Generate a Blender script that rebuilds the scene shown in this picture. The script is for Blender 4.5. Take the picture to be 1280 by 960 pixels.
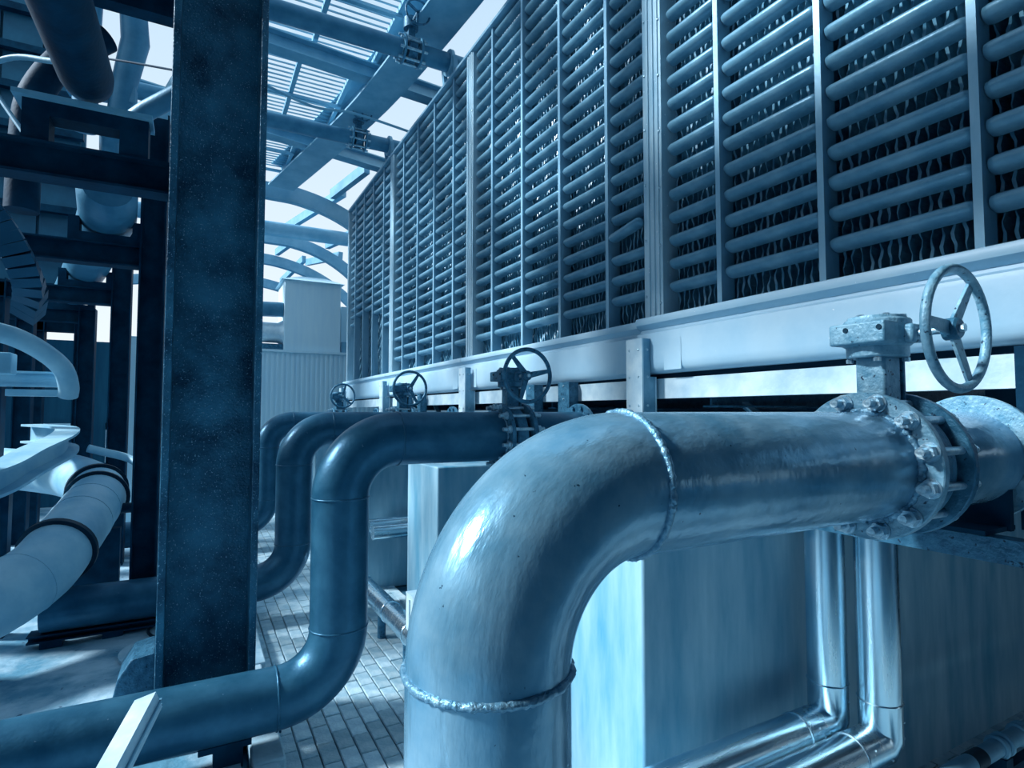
import bpy, bmesh, math, random
from mathutils import Vector, Matrix
random.seed(7)
PI = math.pi
for o in list(bpy.data.objects):
    bpy.data.objects.remove(o)
scn = bpy.context.scene
COL = scn.collection

# ------------------------------------------------------------------ camera, sky, sun, exposure
cd = bpy.data.cameras.new('camera')
cd.sensor_width = 36.0
cd.lens = 20.25
cd.clip_start = 0.03
cd.clip_end = 300
cam = bpy.data.objects.new('camera', cd)
COL.objects.link(cam)
cam.location = (0, 0, 1.9)
cam.rotation_euler = (math.radians(90) + math.atan(35 / 720), 0, -math.radians(28.75))
scn.camera = cam

w = bpy.data.worlds.new('sky')
scn.world = w
w.use_nodes = True
wt = w.node_tree
wt.nodes.clear()
wo = wt.nodes.new('ShaderNodeOutputWorld')
wb = wt.nodes.new('ShaderNodeBackground')
wr = wt.nodes.new('ShaderNodeValToRGB')
wc = wt.nodes.new('ShaderNodeTexCoord')
ws = wt.nodes.new('ShaderNodeSeparateXYZ')
wt.links.new(wc.outputs['Generated'], ws.inputs[0])
wt.links.new(ws.outputs['Z'], wr.inputs[0])
wt.links.new(wr.outputs[0], wb.inputs[0])
wt.links.new(wb.outputs[0], wo.inputs[0])
wr.color_ramp.elements[0].position = 0.0
wr.color_ramp.elements[0].color = (0.88, 0.95, 1.0, 1)
wr.color_ramp.elements[1].position = 0.75
wr.color_ramp.elements[1].color = (0.45, 0.68, 0.90, 1)
wb.inputs[1].default_value = 1.08

sd = bpy.data.lights.new('sun', 'SUN')
sd.energy = 7.0
sd.color = (0.86, 0.94, 1.0)
sd.angle = math.radians(9)
sun = bpy.data.objects.new('sun', sd)
COL.objects.link(sun)
sun.rotation_euler = Vector((-0.80, 0.32, 0.62)).to_track_quat('Z', 'Y').to_euler()

scn.view_settings.view_transform = 'Standard'
scn.view_settings.look = 'None'
scn.view_settings.gamma = 1.0
scn.view_settings.use_curve_mapping = False
scn.view_settings.exposure = 0.0


# ------------------------------------------------------------------ materials
def mat(name, c1, c2, rough=0.5, metal=0.0, scale=4.0, stretch=(1, 1, 1), bump=0.15, bscale=40.0,
        bstretch=(1, 1, 1), spots=None, spot_scale=60.0, spot_cut=0.66, lo=0.35, hi=0.65, spec=0.5, bdist=0.01):
    def tone(c):
        lum = 0.2 * c[0] + 0.7 * c[1] + 0.1 * c[2]
        k = min(1.0, max(0.0, (lum - 0.03) / 0.55))
        return (c[0] * (0.42 + 0.56 * k), c[1] * (0.97 + 0.06 * k), c[2] * (1.06 - 0.07 * k))
    c1, c2 = tone(c1), tone(c2)
    m = bpy.data.materials.new(name)
    m.use_nodes = True
    t = m.node_tree
    N, Lk = t.nodes, t.links
    b = N['Principled BSDF']
    tc = N.new('ShaderNodeTexCoord')
    mp = N.new('ShaderNodeMapping')
    mp.inputs['Scale'].default_value = stretch
    Lk.new(tc.outputs['Object'], mp.inputs[0])
    n1 = N.new('ShaderNodeTexNoise')
    n1.inputs['Scale'].default_value = scale
    n1.inputs['Detail'].default_value = 6
    n1.inputs['Roughness'].default_value = 0.6
    Lk.new(mp.outputs[0], n1.inputs['Vector'])
    r = N.new('ShaderNodeValToRGB')
    r.color_ramp.elements[0].position = lo
    r.color_ramp.elements[1].position = hi
    r.color_ramp.elements[0].color = (*c1, 1)
    r.color_ramp.elements[1].color = (*c2, 1)
    Lk.new(n1.outputs[0], r.inputs[0])
    out = r.outputs[0]
    if spots:
        n3 = N.new('ShaderNodeTexNoise')
        n3.inputs['Scale'].default_value = spot_scale
        n3.inputs['Detail'].default_value = 2
        Lk.new(tc.outputs['Object'], n3.inputs['Vector'])
        r3 = N.new('ShaderNodeValToRGB')
        r3.color_ramp.elements[0].position = spot_cut
        r3.color_ramp.elements[1].position = spot_cut + 0.04
        Lk.new(n3.outputs[0], r3.inputs[0])
        mx = N.new('ShaderNodeMix')
        mx.data_type = 'RGBA'
        Lk.new(r3.outputs[0], mx.inputs[0])
        Lk.new(out, mx.inputs[6])
        mx.inputs[7].default_value = (*spots, 1)
        out = mx.outputs[2]
    Lk.new(out, b.inputs['Base Color'])
    b.inputs['Metallic'].default_value = metal
    b.inputs['Specular IOR Level'].default_value = spec
    if metal < 0.9:
        kk = min(1.0, c2[1] / 0.45)
        b.inputs['Specular Tint'].default_value = (0.22 + 0.68 * kk, 0.62 + 0.32 * kk, 1.0, 1)
    mr = N.new('ShaderNodeMapRange')
    mr.inputs[3].default_value = max(0.03, rough - 0.1)
    mr.inputs[4].default_value = min(1.0, rough + 0.1)
    Lk.new(n1.outputs[0], mr.inputs[0])
    Lk.new(mr.outputs[0], b.inputs['Roughness'])
    if bump > 0:
        mb = N.new('ShaderNodeMapping')
        mb.inputs['Scale'].default_value = bstretch
        Lk.new(tc.outputs['Object'], mb.inputs[0])
        n2 = N.new('ShaderNodeTexNoise')
        n2.inputs['Scale'].default_value = bscale
        n2.inputs['Detail'].default_value = 4
        Lk.new(mb.outputs[0], n2.inputs['Vector'])
        bp = N.new('ShaderNodeBump')
        bp.inputs['Strength'].default_value = bump
        bp.inputs['Distance'].default_value = bdist
        Lk.new(n2.outputs[0], bp.inputs['Height'])
        Lk.new(bp.outputs[0], b.inputs['Normal'])
    return m


M = {}
M['pipe_pale'] = mat('brushed_grey_blue_paint', (0.16, 0.30, 0.43), (0.29, 0.44, 0.57), 0.22, 0.35, 6, (1, 1, 1), 0.55, 16,
                     (1, 2.2, 0.5), spots=(0.02, 0.07, 0.12), spot_scale=70, spot_cut=0.74, bdist=0.006)
M['pipe_dark'] = mat('dark_blue_grey_paint', (0.026, 0.082, 0.14), (0.062, 0.138, 0.21), 0.34, 0.2, 5, (1, 1, 1), 0.2, 45,
                     spots=(0.12, 0.24, 0.34), spot_scale=42, spot_cut=0.76, bdist=0.006)
M['weld'] = mat('weld_metal', (0.10, 0.22, 0.34), (0.30, 0.46, 0.60), 0.35, 0.4, 60, bump=0.5, bscale=120)
M['steel_black'] = mat('rough_black_steel', (0.006, 0.045, 0.085), (0.075, 0.22, 0.33), 0.5, 0.0, 3.0, bump=0.9, bscale=60,
                       spots=(0.22, 0.42, 0.55), spot_scale=110, spot_cut=0.645, bdist=0.01)
M['steel_dark'] = mat('dark_steel', (0.002, 0.016, 0.036), (0.010, 0.048, 0.088), 0.65, 0.0, 4, bump=0.2, spec=0.2)
M['iron'] = mat('cast_iron_paint', (0.03, 0.09, 0.15), (0.10, 0.21, 0.31), 0.42, 0.1, 20, bump=0.4, bscale=80, spots=(0.008, 0.03, 0.06), spot_scale=50,
                spot_cut=0.66)
M['iron_pale'] = mat('pale_cast_iron_paint', (0.14, 0.27, 0.38), (0.30, 0.45, 0.57), 0.42, 0.1, 20, bump=0.4, bscale=80, spots=(0.015, 0.05, 0.09),
                     spot_scale=55, spot_cut=0.67)
M['bolt'] = mat('zinc_bolt', (0.30, 0.45, 0.58), (0.55, 0.68, 0.78), 0.35, 0.7, 40, bump=0.3, bscale=90)
M['basin'] = mat('pale_basin_panel', (0.36, 0.55, 0.72), (0.44, 0.62, 0.77), 0.42, 0.0, 2.5, bump=0.05, spots=(0.85, 0.93, 0.98), spot_scale=45, spot_cut=0.77)
M['galv'] = mat('galvanised_steel', (0.42, 0.60, 0.75), (0.68, 0.81, 0.91), 0.42, 0.2, 5, bump=0.1)
M['galv_mid'] = mat('darker_galvanised_steel', (0.13, 0.27, 0.40), (0.26, 0.42, 0.55), 0.45, 0.2, 6, bump=0.15)  # darker tone of galv; also carries the shade on the stanchion webs
M['cladding'] = mat('bright_cladding', (0.50, 0.74, 0.92), (0.76, 0.90, 1.0), 0.26, 1.0, 3, (6, 6, 0.6), 0.06, 60, (1, 1, 0.1))
M['cladding_run'] = mat('bright_cladding_run', (0.50, 0.74, 0.92), (0.76, 0.90, 1.0), 0.26, 1.0, 3, (0.6, 6, 6), 0.06, 60, (0.1, 1, 1))
M['louvre'] = mat('louvre_blade', (0.15, 0.265, 0.37), (0.24, 0.36, 0.47), 0.36, 0.15, 8, bump=0.12, bscale=60)
M['mullion'] = mat('louvre_post', (0.22, 0.38, 0.53), (0.33, 0.50, 0.64), 0.42, 0.2, 6, (1, 1, 0.3), 0.1)
M['post'] = mat('corner_post', (0.32, 0.49, 0.63), (0.50, 0.66, 0.78), 0.42, 0.2, 7, (1, 1, 0.25), 0.15, spots=(0.75, 0.86, 0.94), spot_scale=50, spot_cut=0.70)
M['fill'] = mat('fill_sheet', (0.09, 0.21, 0.31), (0.24, 0.40, 0.52), 0.35, 0.0, 12, bump=0)
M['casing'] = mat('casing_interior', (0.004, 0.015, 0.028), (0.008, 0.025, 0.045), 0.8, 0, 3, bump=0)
M['concrete'] = mat('painted_concrete', (0.09, 0.30, 0.45), (0.41, 0.60, 0.73), 0.55, 0.0, 3.2, (1.6, 1.6, 0.28), 0.12, 25, (1, 1, 0.5), lo=0.3, hi=0.72)
M['concrete_floor'] = mat('stained_concrete', (0.13, 0.27, 0.38), (0.42, 0.56, 0.68), 0.75, 0.0, 2.4, bump=0.5, bscale=14, lo=0.38, hi=0.6, bdist=0.02,
                          spots=(0.05, 0.12, 0.19), spot_scale=14, spot_cut=0.70)
M['kerb'] = mat('kerb_concrete', (0.30, 0.44, 0.56), (0.46, 0.60, 0.71), 0.7, 0.0, 6, bump=0.3)
M['joint'] = mat('paver_bed', (0.03, 0.08, 0.13), (0.07, 0.15, 0.22), 0.9, 0.0, 10, bump=0.4)
PV = [mat('paver_%d' % i, (0.32 * k, 0.46 * k, 0.57 * k), (0.55 * k, 0.68 * k, 0.77 * k), 0.45, 0.0, 9, bump=0.5, bscale=60)
      for i, k in enumerate((0.85, 1.0, 1.15))]
M['insul'] = mat('insulation_wrap', (0.26, 0.48, 0.65), (0.42, 0.63, 0.77), 0.5, 0.0, 3, bump=0.2)
M['rubber'] = mat('black_rubber', (0.003, 0.010, 0.018), (0.008, 0.022, 0.036), 0.5, 0, 8, bump=0.1)
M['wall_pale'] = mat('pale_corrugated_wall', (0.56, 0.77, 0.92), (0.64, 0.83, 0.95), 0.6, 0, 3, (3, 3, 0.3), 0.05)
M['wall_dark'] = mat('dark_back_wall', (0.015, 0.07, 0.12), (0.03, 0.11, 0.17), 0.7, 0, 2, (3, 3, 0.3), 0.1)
M['facade'] = mat('facade_panel', (0.01, 0.055, 0.10), (0.03, 0.11, 0.18), 0.5, 0, 1.5, bump=0.1)
M['arch'] = mat('arch_steel', (0.16, 0.33, 0.48), (0.25, 0.43, 0.58), 0.5, 0, 3, bump=0.1)
M['roof_steel'] = mat('roof_steel', (0.17, 0.36, 0.51), (0.30, 0.51, 0.66), 0.5, 0, 2.2, bump=0.15)
M['roof_pipe'] = mat('roof_pipe_paint', (0.06, 0.17, 0.27), (0.12, 0.26, 0.38), 0.4, 0.1, 4, bump=0.1)


# ------------------------------------------------------------------ geometry helpers
def V(*a):
    return Vector(a)


class G:
    def __init__(s):
        s.v, s.f = [], []

    def add(s, vs, fs):
        k = len(s.v)
        s.v += [tuple(p) for p in vs]
        s.f += [tuple(i + k for i in f) for f in fs]
        return s

    def box(s, x0, x1, y0, y1, z0, z1):
        vs = [(x, y, z) for z in (z0, z1) for y in (y0, y1) for x in (x0, x1)]
        return s.add(vs, [(0, 2, 3, 1), (4, 5, 7, 6), (0, 1, 5, 4), (2, 6, 7, 3), (0, 4, 6, 2), (1, 3, 7, 5)])

    def obox(s, p0, p1, wd, ht, up=(0, 0, 1)):
        """bar of width wd, height ht from p0 to p1"""
        return s.prism(p0, p1, [(-wd / 2, -ht / 2), (wd / 2, -ht / 2), (wd / 2, ht / 2), (-wd / 2, ht / 2)], up)

    def prism(s, p0, p1, prof, up=(0, 0, 1)):
        p0, p1 = Vector(p0), Vector(p1)
        d = (p1 - p0).normalized()
        u = Vector(up)
        sd_ = d.cross(u)
        if sd_.length < 1e-4:
            sd_ = d.cross(Vector((0, 1, 0)))
        sd_.normalize()
        u = sd_.cross(d)
        n = len(prof)
        vs = [p + sd_ * a + u * b for p in (p0, p1) for a, b in prof]
        fs = [(i, (i + 1) % n, n + (i + 1) % n, n + i) for i in range(n)]
        fs += [tuple(range(n - 1, -1, -1)), tuple(range(n, 2 * n))]
        return s.add(vs, fs)

    def tube(s, pts, r, n=24, caps=True):
        pts = [Vector(p) for p in pts]
        m = len(pts)
        rs = r if isinstance(r, (list, tuple)) else [r] * m
        tang = []
        for i in range(m):
            a = pts[max(0, i - 1)]
            b = pts[min(m - 1, i + 1)]
            tang.append((b - a).normalized())
        t0 = tang[0]
        ref = Vector((0, 0, 1)) if abs(t0.z) < 0.9 else Vector((0, 1, 0))
        nrm = (ref - t0 * ref.dot(t0)).normalized()
        vs = []
        for i in range(m):
            t = tang[i]
            nrm = (nrm - t * nrm.dot(t)).normalized()
            b = t.cross(nrm)
            for k in range(n):
                a = 2 * PI * k / n
                vs.append(pts[i] + (nrm * math.cos(a) + b * math.sin(a)) * rs[i])
        fs = []
        for i in range(m - 1):
            for k in range(n):
                a, b = i * n + k, i * n + (k + 1) % n
                fs.append((a, b, b + n, a + n))
        if caps:
            fs.append(tuple(range(n - 1, -1, -1)))
            fs.append(tuple(range((m - 1) * n, m * n)))
        return s.add(vs, fs)

    def lathe(s, org, axis, prof, n=32):
        """closed profile [(r, h)...] turned round axis through org"""
        org, ax = Vector(org), Vector(axis).normalized()
        ref = Vector((0, 0, 1)) if abs(ax.z) < 0.9 else Vector((1, 0, 0))
        a0 = (ref - ax * ref.dot(ax)).normalized()
        b0 = ax.cross(a0)
        m = len(prof)
        vs = []
        for k in range(n):
            a = 2 * PI * k / n
            d = a0 * math.cos(a) + b0 * math.sin(a)
            for r, h in prof:
                vs.append(org + ax * h + d * r)
        fs = []
        for k in range(n):
            for i in range(m):
                j = (i + 1) % m
                k2 = (k + 1) % n
                fs.append((k * m + i, k2 * m + i, k2 * m + j, k * m + j))
        return s.add(vs, fs)

    def ring(s, org, axis, r_in, r_out, th, n=40, ch=0.003):
        return s.lathe(org, axis, [(r_in, -th / 2), (r_out - ch, -th / 2), (r_out, -th / 2 + ch), (r_out, th / 2 - ch), (r_out - ch, th / 2), (r_in, th / 2)], n)

    def torus(s, org, axis, R, r, n=48, m=10, jitter=0.0):
        org, ax = Vector(org), Vector(axis).normalized()
        ref = Vector((0, 0, 1)) if abs(ax.z) < 0.9 else Vector((1, 0, 0))
        a0 = (ref - ax * ref.dot(ax)).normalized()
        b0 = ax.cross(a0)
        vs, fs = [], []
        for k in range(n):
            a = 2 * PI * k / n
            d = a0 * math.cos(a) + b0 * math.sin(a)
            rr = r * (1 + jitter * random.uniform(-1, 1))
            sh = r * jitter * random.uniform(-.6, .6)
            for i in range(m):
                c = 2 * PI * i / m
                vs.append(org + d * (R + rr * math.cos(c)) + ax * (rr * math.sin(c) + sh))
        for k in range(n):
            for i in range(m):
                fs.append((k * m + i, ((k + 1) % n) * m + i, ((k + 1) % n) * m + (i + 1) % m, k * m + (i + 1) % m))
        return s.add(vs, fs)

    def mesh(s, name, m, org=(0, 0, 0), smooth=35):
        me = bpy.data.meshes.new(name)
        o = Vector(org)
        me.from_pydata([tuple(Vector(p) - o) for p in s.v], [], s.f)
        bm = bmesh.new()
        bm.from_mesh(me)
        bmesh.ops.recalc_face_normals(bm, faces=bm.faces)
        bm.to_mesh(me)
        bm.free()
        me.materials.append(m if not isinstance(m, str) else M[m])
        if smooth:
            me.polygons.foreach_set('use_smooth', [True] * len(me.polygons))
            me.set_sharp_from_angle(angle=math.radians(smooth))
        return me

    def obj(s, name, m, parent=None, at=None, smooth=35, bevel=0):
        """link as ONE mesh object; vertices are in world space; 'at' sets its origin"""
        porg = ORG[parent.name] if parent else Vector((0, 0, 0))
        org = Vector(at) if at is not None else porg
        o = bpy.data.objects.new(name, s.mesh(name, m, org, smooth))
        COL.objects.link(o)
        if parent:
            o.parent = parent
        o.location = org - porg
        ORG[o.name] = org
        if bevel:
            b = o.modifiers.new('bevel', 'BEVEL')
            b.width = bevel
            b.segments = 2
            b.limit_method = 'ANGLE'
        return o


ORG = {}


def tag(o, label, cat, group=None):
    o['label'] = label
    o['category'] = cat
    if group:
        o['group'] = group
    return o


def thing(name, loc, label, cat, group=None):
    o = bpy.data.objects.new(name, None)
    COL.objects.link(o)
    o.empty_display_size = 0.1
    o.location = loc
    ORG[o.name] = Vector(loc)
    return tag(o, label, cat, group)


def inst(name, me, parent, loc, rot=None, kind=None):
    o = bpy.data.objects.new(name, me)
    COL.objects.link(o)
    o.parent = parent
    o.location = Vector(loc) - (ORG[parent.name] if parent else Vector((0, 0, 0)))
    if rot:
        o.rotation_euler = rot
    ORG[o.name] = Vector(loc)
    return o


def copy_tree(o, parent=None, shift=Vector((0, 0, 0))):
    c = o.copy()
    COL.objects.link(c)
    c.parent = parent
    if parent is None:
        c.location = o.location + shift
    ORG[c.name] = ORG[o.name] + shift
    for ch in list(o.children):
        copy_tree(ch, c, shift)
    return c


def struct(o):
    o['kind'] = 'structure'
    return o


def arc(c, a0, a1, r, e1, e2, n=14):
    c, e1, e2 = Vector(c), Vector(e1), Vector(e2)
    return [c + e1 * (r * math.cos(a0 + (a1 - a0) * i / n)) + e2 * (r * math.sin(a0 + (a1 - a0) * i / n)) for i in range(n + 1)]


def smooth_path(pts, sub=6):
    """Catmull-Rom through the points"""
    P = [Vector(p) for p in pts]
    P = [P[0] * 2 - P[1]] + P + [P[-1] * 2 - P[-2]]
    out = []
    for i in range(1, len(P) - 2):
        for k in range(sub):
            t = k / sub
            a, b, c, d = P[i - 1], P[i], P[i + 1], P[i + 2]
            out.append(0.5 * ((2 * b) + (c - a) * t + (2 * a - 5 * b + 4 * c - d) * t * t + (3 * b - a - 3 * c + d) * t ** 3))
    out.append(P[-2])
    return out


def i_prof(b, h, tf, tw):
    return [(-b / 2, -h / 2), (b / 2, -h / 2), (b / 2, -h / 2 + tf), (tw / 2, -h / 2 + tf), (tw / 2, h / 2 - tf), (b / 2, h / 2 - tf), (b / 2, h / 2),
            (-b / 2, h / 2), (-b / 2, h / 2 - tf), (-tw / 2, h / 2 - tf), (-tw / 2, -h / 2 + tf), (-b / 2, -h / 2 + tf)]


def nut_mesh(name, r, h, m):
    g = G()
    g.prism((-h / 2, 0, 0), (h / 2, 0, 0), [(r * math.cos(PI / 3 * k), r * math.sin(PI / 3 * k)) for k in range(6)])
    return g.mesh(name, m, smooth=20)


# ------------------------------------------------------------------ ground
FL = struct(G().box(-60, 60, -30, 90, -0.4, -0.03).obj('floor', 'joint', smooth=0))
# pavers, 100 x 200 mm, each its own piece where they show large
pav = []
for i in range(3):
    g = G().box(-0.097, 0.097, -0.0465, 0.0465, -0.05, 0)
    g.v = [(y, x, z) for x, y, z in g.v]
    me = g.mesh('paver', PV[i], smooth=0)
    bm = bmesh.new()
    bm.from_mesh(me)
    bmesh.ops.bevel(bm, geom=[e for e in bm.edges if all(v.co.z > -0.01 for v in e.verts)], offset=0.005, segments=1, affect='EDGES')
    bm.to_mesh(me)
    bm.free()
    pav.append(me)


def paver_at(ix, iy):
    return 0.50 + 0.1 * ix, 2.6 + 0.2 * iy + (0.1 if ix % 2 else 0)


taken = set()
for ix in range(0, 13):
    for iy in range(0, 17):
        x, y = paver_at(ix, iy)
        if x > 1.55 and y < 2.5:
            continue
        taken.add((ix, iy))
for ix in range(25, 48):
    for iy in range(-8, -5):
        taken.add((ix, iy))
for ix, iy in taken:
    x, y = paver_at(ix, iy)
    inst('paver', pav[random.randrange(3)], FL, (x, y, random.uniform(-0.003, 0.003)), (random.uniform(-.008, .008), random.uniform(-.008, .008), 0))
g = G()
for ix in range(0, 52):
    for iy in range(-17, 52):
        if (ix, iy) in taken:
            continue
        x, y = paver_at(ix, iy)
        if ix > 14 and y > 2.4:
            continue
        g.box(x - .0465, x + .0465, y - .097, y + .097, -0.05, random.uniform(-.003, .002))
far = g.obj('paver_field', PV[1], FL, smooth=0)
far['kind'] = 'stuff'
far['label'] = 'rest of the brick paving'

# left slab and kerb
g = G()
nx, ny = 30, 60
vs, fs = [], []
for j in range(ny + 1):
    for i in range(nx + 1):
        x = -6 + 6.25 * i / nx
        y = -3 + 17 * j / ny
        z = 0.075 + 0.02 * math.sin(x * 3.1 + y * 1.3) * math.sin(y * 2.3 - x) + random.uniform(-.004, .004)
        vs.append((x, y, z))
for j in range(ny):
    for i in range(nx):
        a = j * (nx + 1) + i
        fs.append((a, a + 1, a + nx + 2, a + nx + 1))
g.add(vs, fs)
g.box(-6, 0.25, -3, 14, -0.03, 0.04)
SL = struct(g.obj('floor_slab', 'concrete_floor', smooth=60))
for k in range(9):
    y0 = 2.0 + 1.3 * k
    xo = 0.035 * k
    o = G().box(0.265 + xo, 0.425 + xo, y0 + .006, y0 + 1.294, -0.03, 0.09).obj('kerb_stone', 'kerb', FL, bevel=0.012)

# ------------------------------------------------------------------ concrete piers under the towers
PIER = [(1.53, 1.74, 2.40), (1.55, 3.95, 4.62), (1.55, 6.25, 6.95), (1.55, 8.75, 9.45)]
PL = ['tall painted concrete pier standing behind the brushed pale elbow', 'concrete pier seen between the pale elbow and the nearest dark riser',
      'concrete pier half hidden behind the nearest dark riser', 'concrete pier glimpsed behind the second dark riser']
for (x, y0, y1), lb in zip(PIER, PL):
    tag(G().box(x, 6.15, y0, y1, -0.02, 1.5).obj('concrete_pier', 'concrete', bevel=0.012), lb, 'pier', 'concrete piers carrying the towers')
struct(G().box(-9, 4.6, -2.9, -2.6, -0.03, 8.0).box(4.6, 9, -2.9, -2.6, 2.2, 8.0).obj('shade_wall_near', 'wall_dark', smooth=0))  # added wall behind the camera to shade front faces; gap feeds pipe reflection
struct(G().box(-9.3, -9, -2.9, 30, -0.03, 4.2).obj('shade_wall_left', 'wall_dark', smooth=0))  # added wall out of view, blocks low sky light from the left
struct(G().box(-9, 7.5, -2.6, 1.0, 6.3, 6.4).obj('shade_roof', 'wall_dark', smooth=0))  # added unseen roof over the camera, darkens the surfaces facing it
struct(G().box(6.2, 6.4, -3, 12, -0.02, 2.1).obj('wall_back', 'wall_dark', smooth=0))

# ------------------------------------------------------------------ cooling towers: four bays
Y0S = [-0.08, 2.78, 5.64, 8.50]
BAY = 2.86
MUL = [0.49, 1.11, 1.73, 2.34]
ROW0, PITCH, NROW = 2.685, 0.147, 22
TOP = 5.84


def louvre_mesh(L):
    prof = []
    for k in range(9):
        a = -PI / 2 + PI * k / 8
        prof.append((-0.048 * math.cos(a) - 0.013 * math.sin(a) + 0.004, 0.0345 * math.sin(a)))
    prof.append((0.03, 0.0))
    n = len(prof)
    g = G()
    vs, fs = [], []
    secs = [(-L / 2, 0.45), (-L / 2 + .010, 0.88), (-L / 2 + .03, 1), (L / 2 - .03, 1), (L / 2 - .010, .88), (L / 2, .45)]
    for y, sc in secs:
        for x, z in prof:
            vs.append((x * sc, y, z * sc))
    for i in range(len(secs) - 1):
        for k in range(n):
            fs.append((i * n + k, i * n + (k + 1) % n, (i + 1) * n + (k + 1) % n, (i + 1) * n + k))
    fs += [tuple(range(n)), tuple(range((len(secs) - 1) * n, len(secs) * n))]
    g.add(vs, fs)
    return g.mesh('louvre', 'louvre', smooth=50)


def fill_mesh():
    g = G()
    zs = [2.46 + 0.0245 * k for k in range(138)]
    n = 66
    for i in range(n):
        y0 = 0.09 + (BAY - 0.18) * i / (n - 1)
        vs, fs = [], []
        sgn = 1 if i % 2 else -1
        for k, z in enumerate(zs):
            dy = 0.005 * math.sin(k * PI / 2 + 0.4) * sgn
            tw = 0.0035 + 0.0025 * math.sin(k * PI / 4 + i)
            xo = 2.70 + 0.006 * math.sin(k * 0.9 + i * 1.3)
            vs += [(xo, y0 + dy - tw, z), (xo - .004, y0 + dy + tw, z), (2.775, y0 + dy * .3 + .004, z), (2.85, y0 + dy, z)]
        for k in range(len(zs) - 1):
            for q in (0, 1, 2):
                a = 4 * k + q
                fs.append((a, a + 1, a + 5, a + 4))
        g.add(vs, fs)
    return g.mesh('fill_media', 'fill', smooth=0)


bounds = [0.075] + MUL + [BAY - 0.085]
cells = []
for a, b in zip(bounds[:-1], bounds[1:]):
    cells.append(((a + b) / 2, b - a - 0.035))
LM = {}
for c, L in cells:
    k = round(L, 3)
    if k not in LM:
        LM[k] = louvre_mesh(L)
FM = fill_mesh()
mul_me = G().box(2.575, 2.68, -0.016, 0.016, 2.46, TOP).mesh('mullion', 'mullion', smooth=0)
rivet = G().lathe((0, 0, 0), (1, 0, 0), [(0.0001, -0.008), (0.006, -0.006), (0.009, 0), (0.0001, 0)], 10).mesh('rivet', 'bolt')
BL = ['nearest-roofed cooling tower bay of thick louvres above the largest pale handwheel',
      'cooling tower bay with one bent louvre against its bolted post',
      'cooling tower bay between the bent-louvre bay and the bay missing its lower louvres',
      'end cooling tower bay with its lower louvres missing beside the pale back wall']
BL[0] = 'cooling tower bay of thick louvres above the largest pale handwheel'
for b in range(4):
    y0 = Y0S[b]
    E = 0.087
    T = thing('cooling_tower', (2.6, y0, 2.1), BL[b], 'cooling tower', 'cooling tower bays in one row')
    # corner post at the far end
    yp = y0 + BAY
    g = G()
    pw = 0.085 if b < 3 else 0.03
    g.box(2.565, 2.70, yp - pw, yp + pw, 2.46, TOP)
    for q in (-0.6, -0.1, 0.45):
        g.box(2.556, 2.57, yp + pw * q - .012 * pw / .085, yp + pw * q + .012 * pw / .085, 2.46, TOP)
    po = g.obj('corner_post', 'post', T, bevel=0.003)
    for k in range(9):
        for s in (-1, 1):
            if b < 3:
                inst('rivet', rivet, po, (2.563, yp + s * 0.066, 2.62 + 0.37 * k + 0.03 * s))
    for m in MUL:
        inst('mullion', mul_me, T, (0, y0 + m, 0))
    for ci, (c, L) in enumerate(cells):
        for r in range(NROW):
            if b == 3 and r < 7 - (ci > 3) - (ci < 1) * 2 and ci < 5:
                if r < (3, 5, 6, 6, 5)[ci] + 1:
                    continue
            z = ROW0 + PITCH * r
            if z > TOP - 0.05:
                continue
            rot = (random.uniform(-.004, .004), random.uniform(-.05, .05), 0)
            loc = [2.632, y0 + c, z]
            if b == 1 and ci == 0 and r == 3:
                rot = (-0.05, -0.30, -0.13)
                loc[0] -= 0.045
                loc[2] += 0.028
            lo = inst('louvre', LM[round(L, 3)], T, loc, rot)
            if b == 1 and ci == 0 and r == 3:
                lo['label'] = 'bent louvre sticking out'
    fo = inst('fill_media', FM, T, (0, y0, 0))
    fo['kind'] = 'stuff'
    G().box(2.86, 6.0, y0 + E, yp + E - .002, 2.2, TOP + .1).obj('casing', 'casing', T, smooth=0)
    g = G().box(2.545, 2.70, y0 + E, yp + (.03 if b == 3 else E - .003), TOP, TOP + 0.035)
    g.box(2.585, 2.72, y0 + E, yp + (.03 if b == 3 else E - .003), TOP + .035, TOP + 0.085)
    g.obj('top_rail', 'mullion', T, bevel=0.004)
    # basin panel: rolled lip, groove, face, rounded foot
    off = 0.02 if b == 0 else 0.0
    pr = [(2.72, 2.47), (2.60, 2.485), (2.53, 2.490), (2.508, 2.483), (2.500, 2.462), (2.505, 2.440), (2.525, 2.425), (2.548, 2.412), (2.545, 2.396),
          (2.520, 2.382), (2.515, 2.36), (2.515, 2.20), (2.520, 2.165), (2.535, 2.142), (2.56, 2.130), (2.72, 2.130)]
    g = G()
    ya, yb = y0 + E + .003, yp + E - .003
    vs = [(x - off, y, z + off * 0.6) for y in (ya, yb) for x, z in pr]
    n = len(pr)
    fs = [(i, (i + 1) % n, n + (i + 1) % n, n + i) for i in range(n)] + [tuple(range(n)), tuple(range(n, 2 * n))]
    g.add(vs, fs)
    bs = g.obj('basin', 'basin', T, smooth=40)
    # pressed stiffener pads near each end of the basin
    for yy in (y0 + 0.32, yp - 0.16):
        G().prism((2.515 - off, yy - .07, 2.155), (2.515 - off, yy - .07, 2.345),
                  [(-.07, .002), (.07, .002), (.05, -.012), (-.05, -.012)], (-1, 0, 0)).obj('stiffener_pad', 'basin', bs, smooth=0)
    # far bays stand on the same deck: basin floor
    G().box(2.60, 6.0, y0 + E, yp + E - .002, 2.11, 2.19).obj('basin_floor', 'casing', T, smooth=0)

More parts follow.
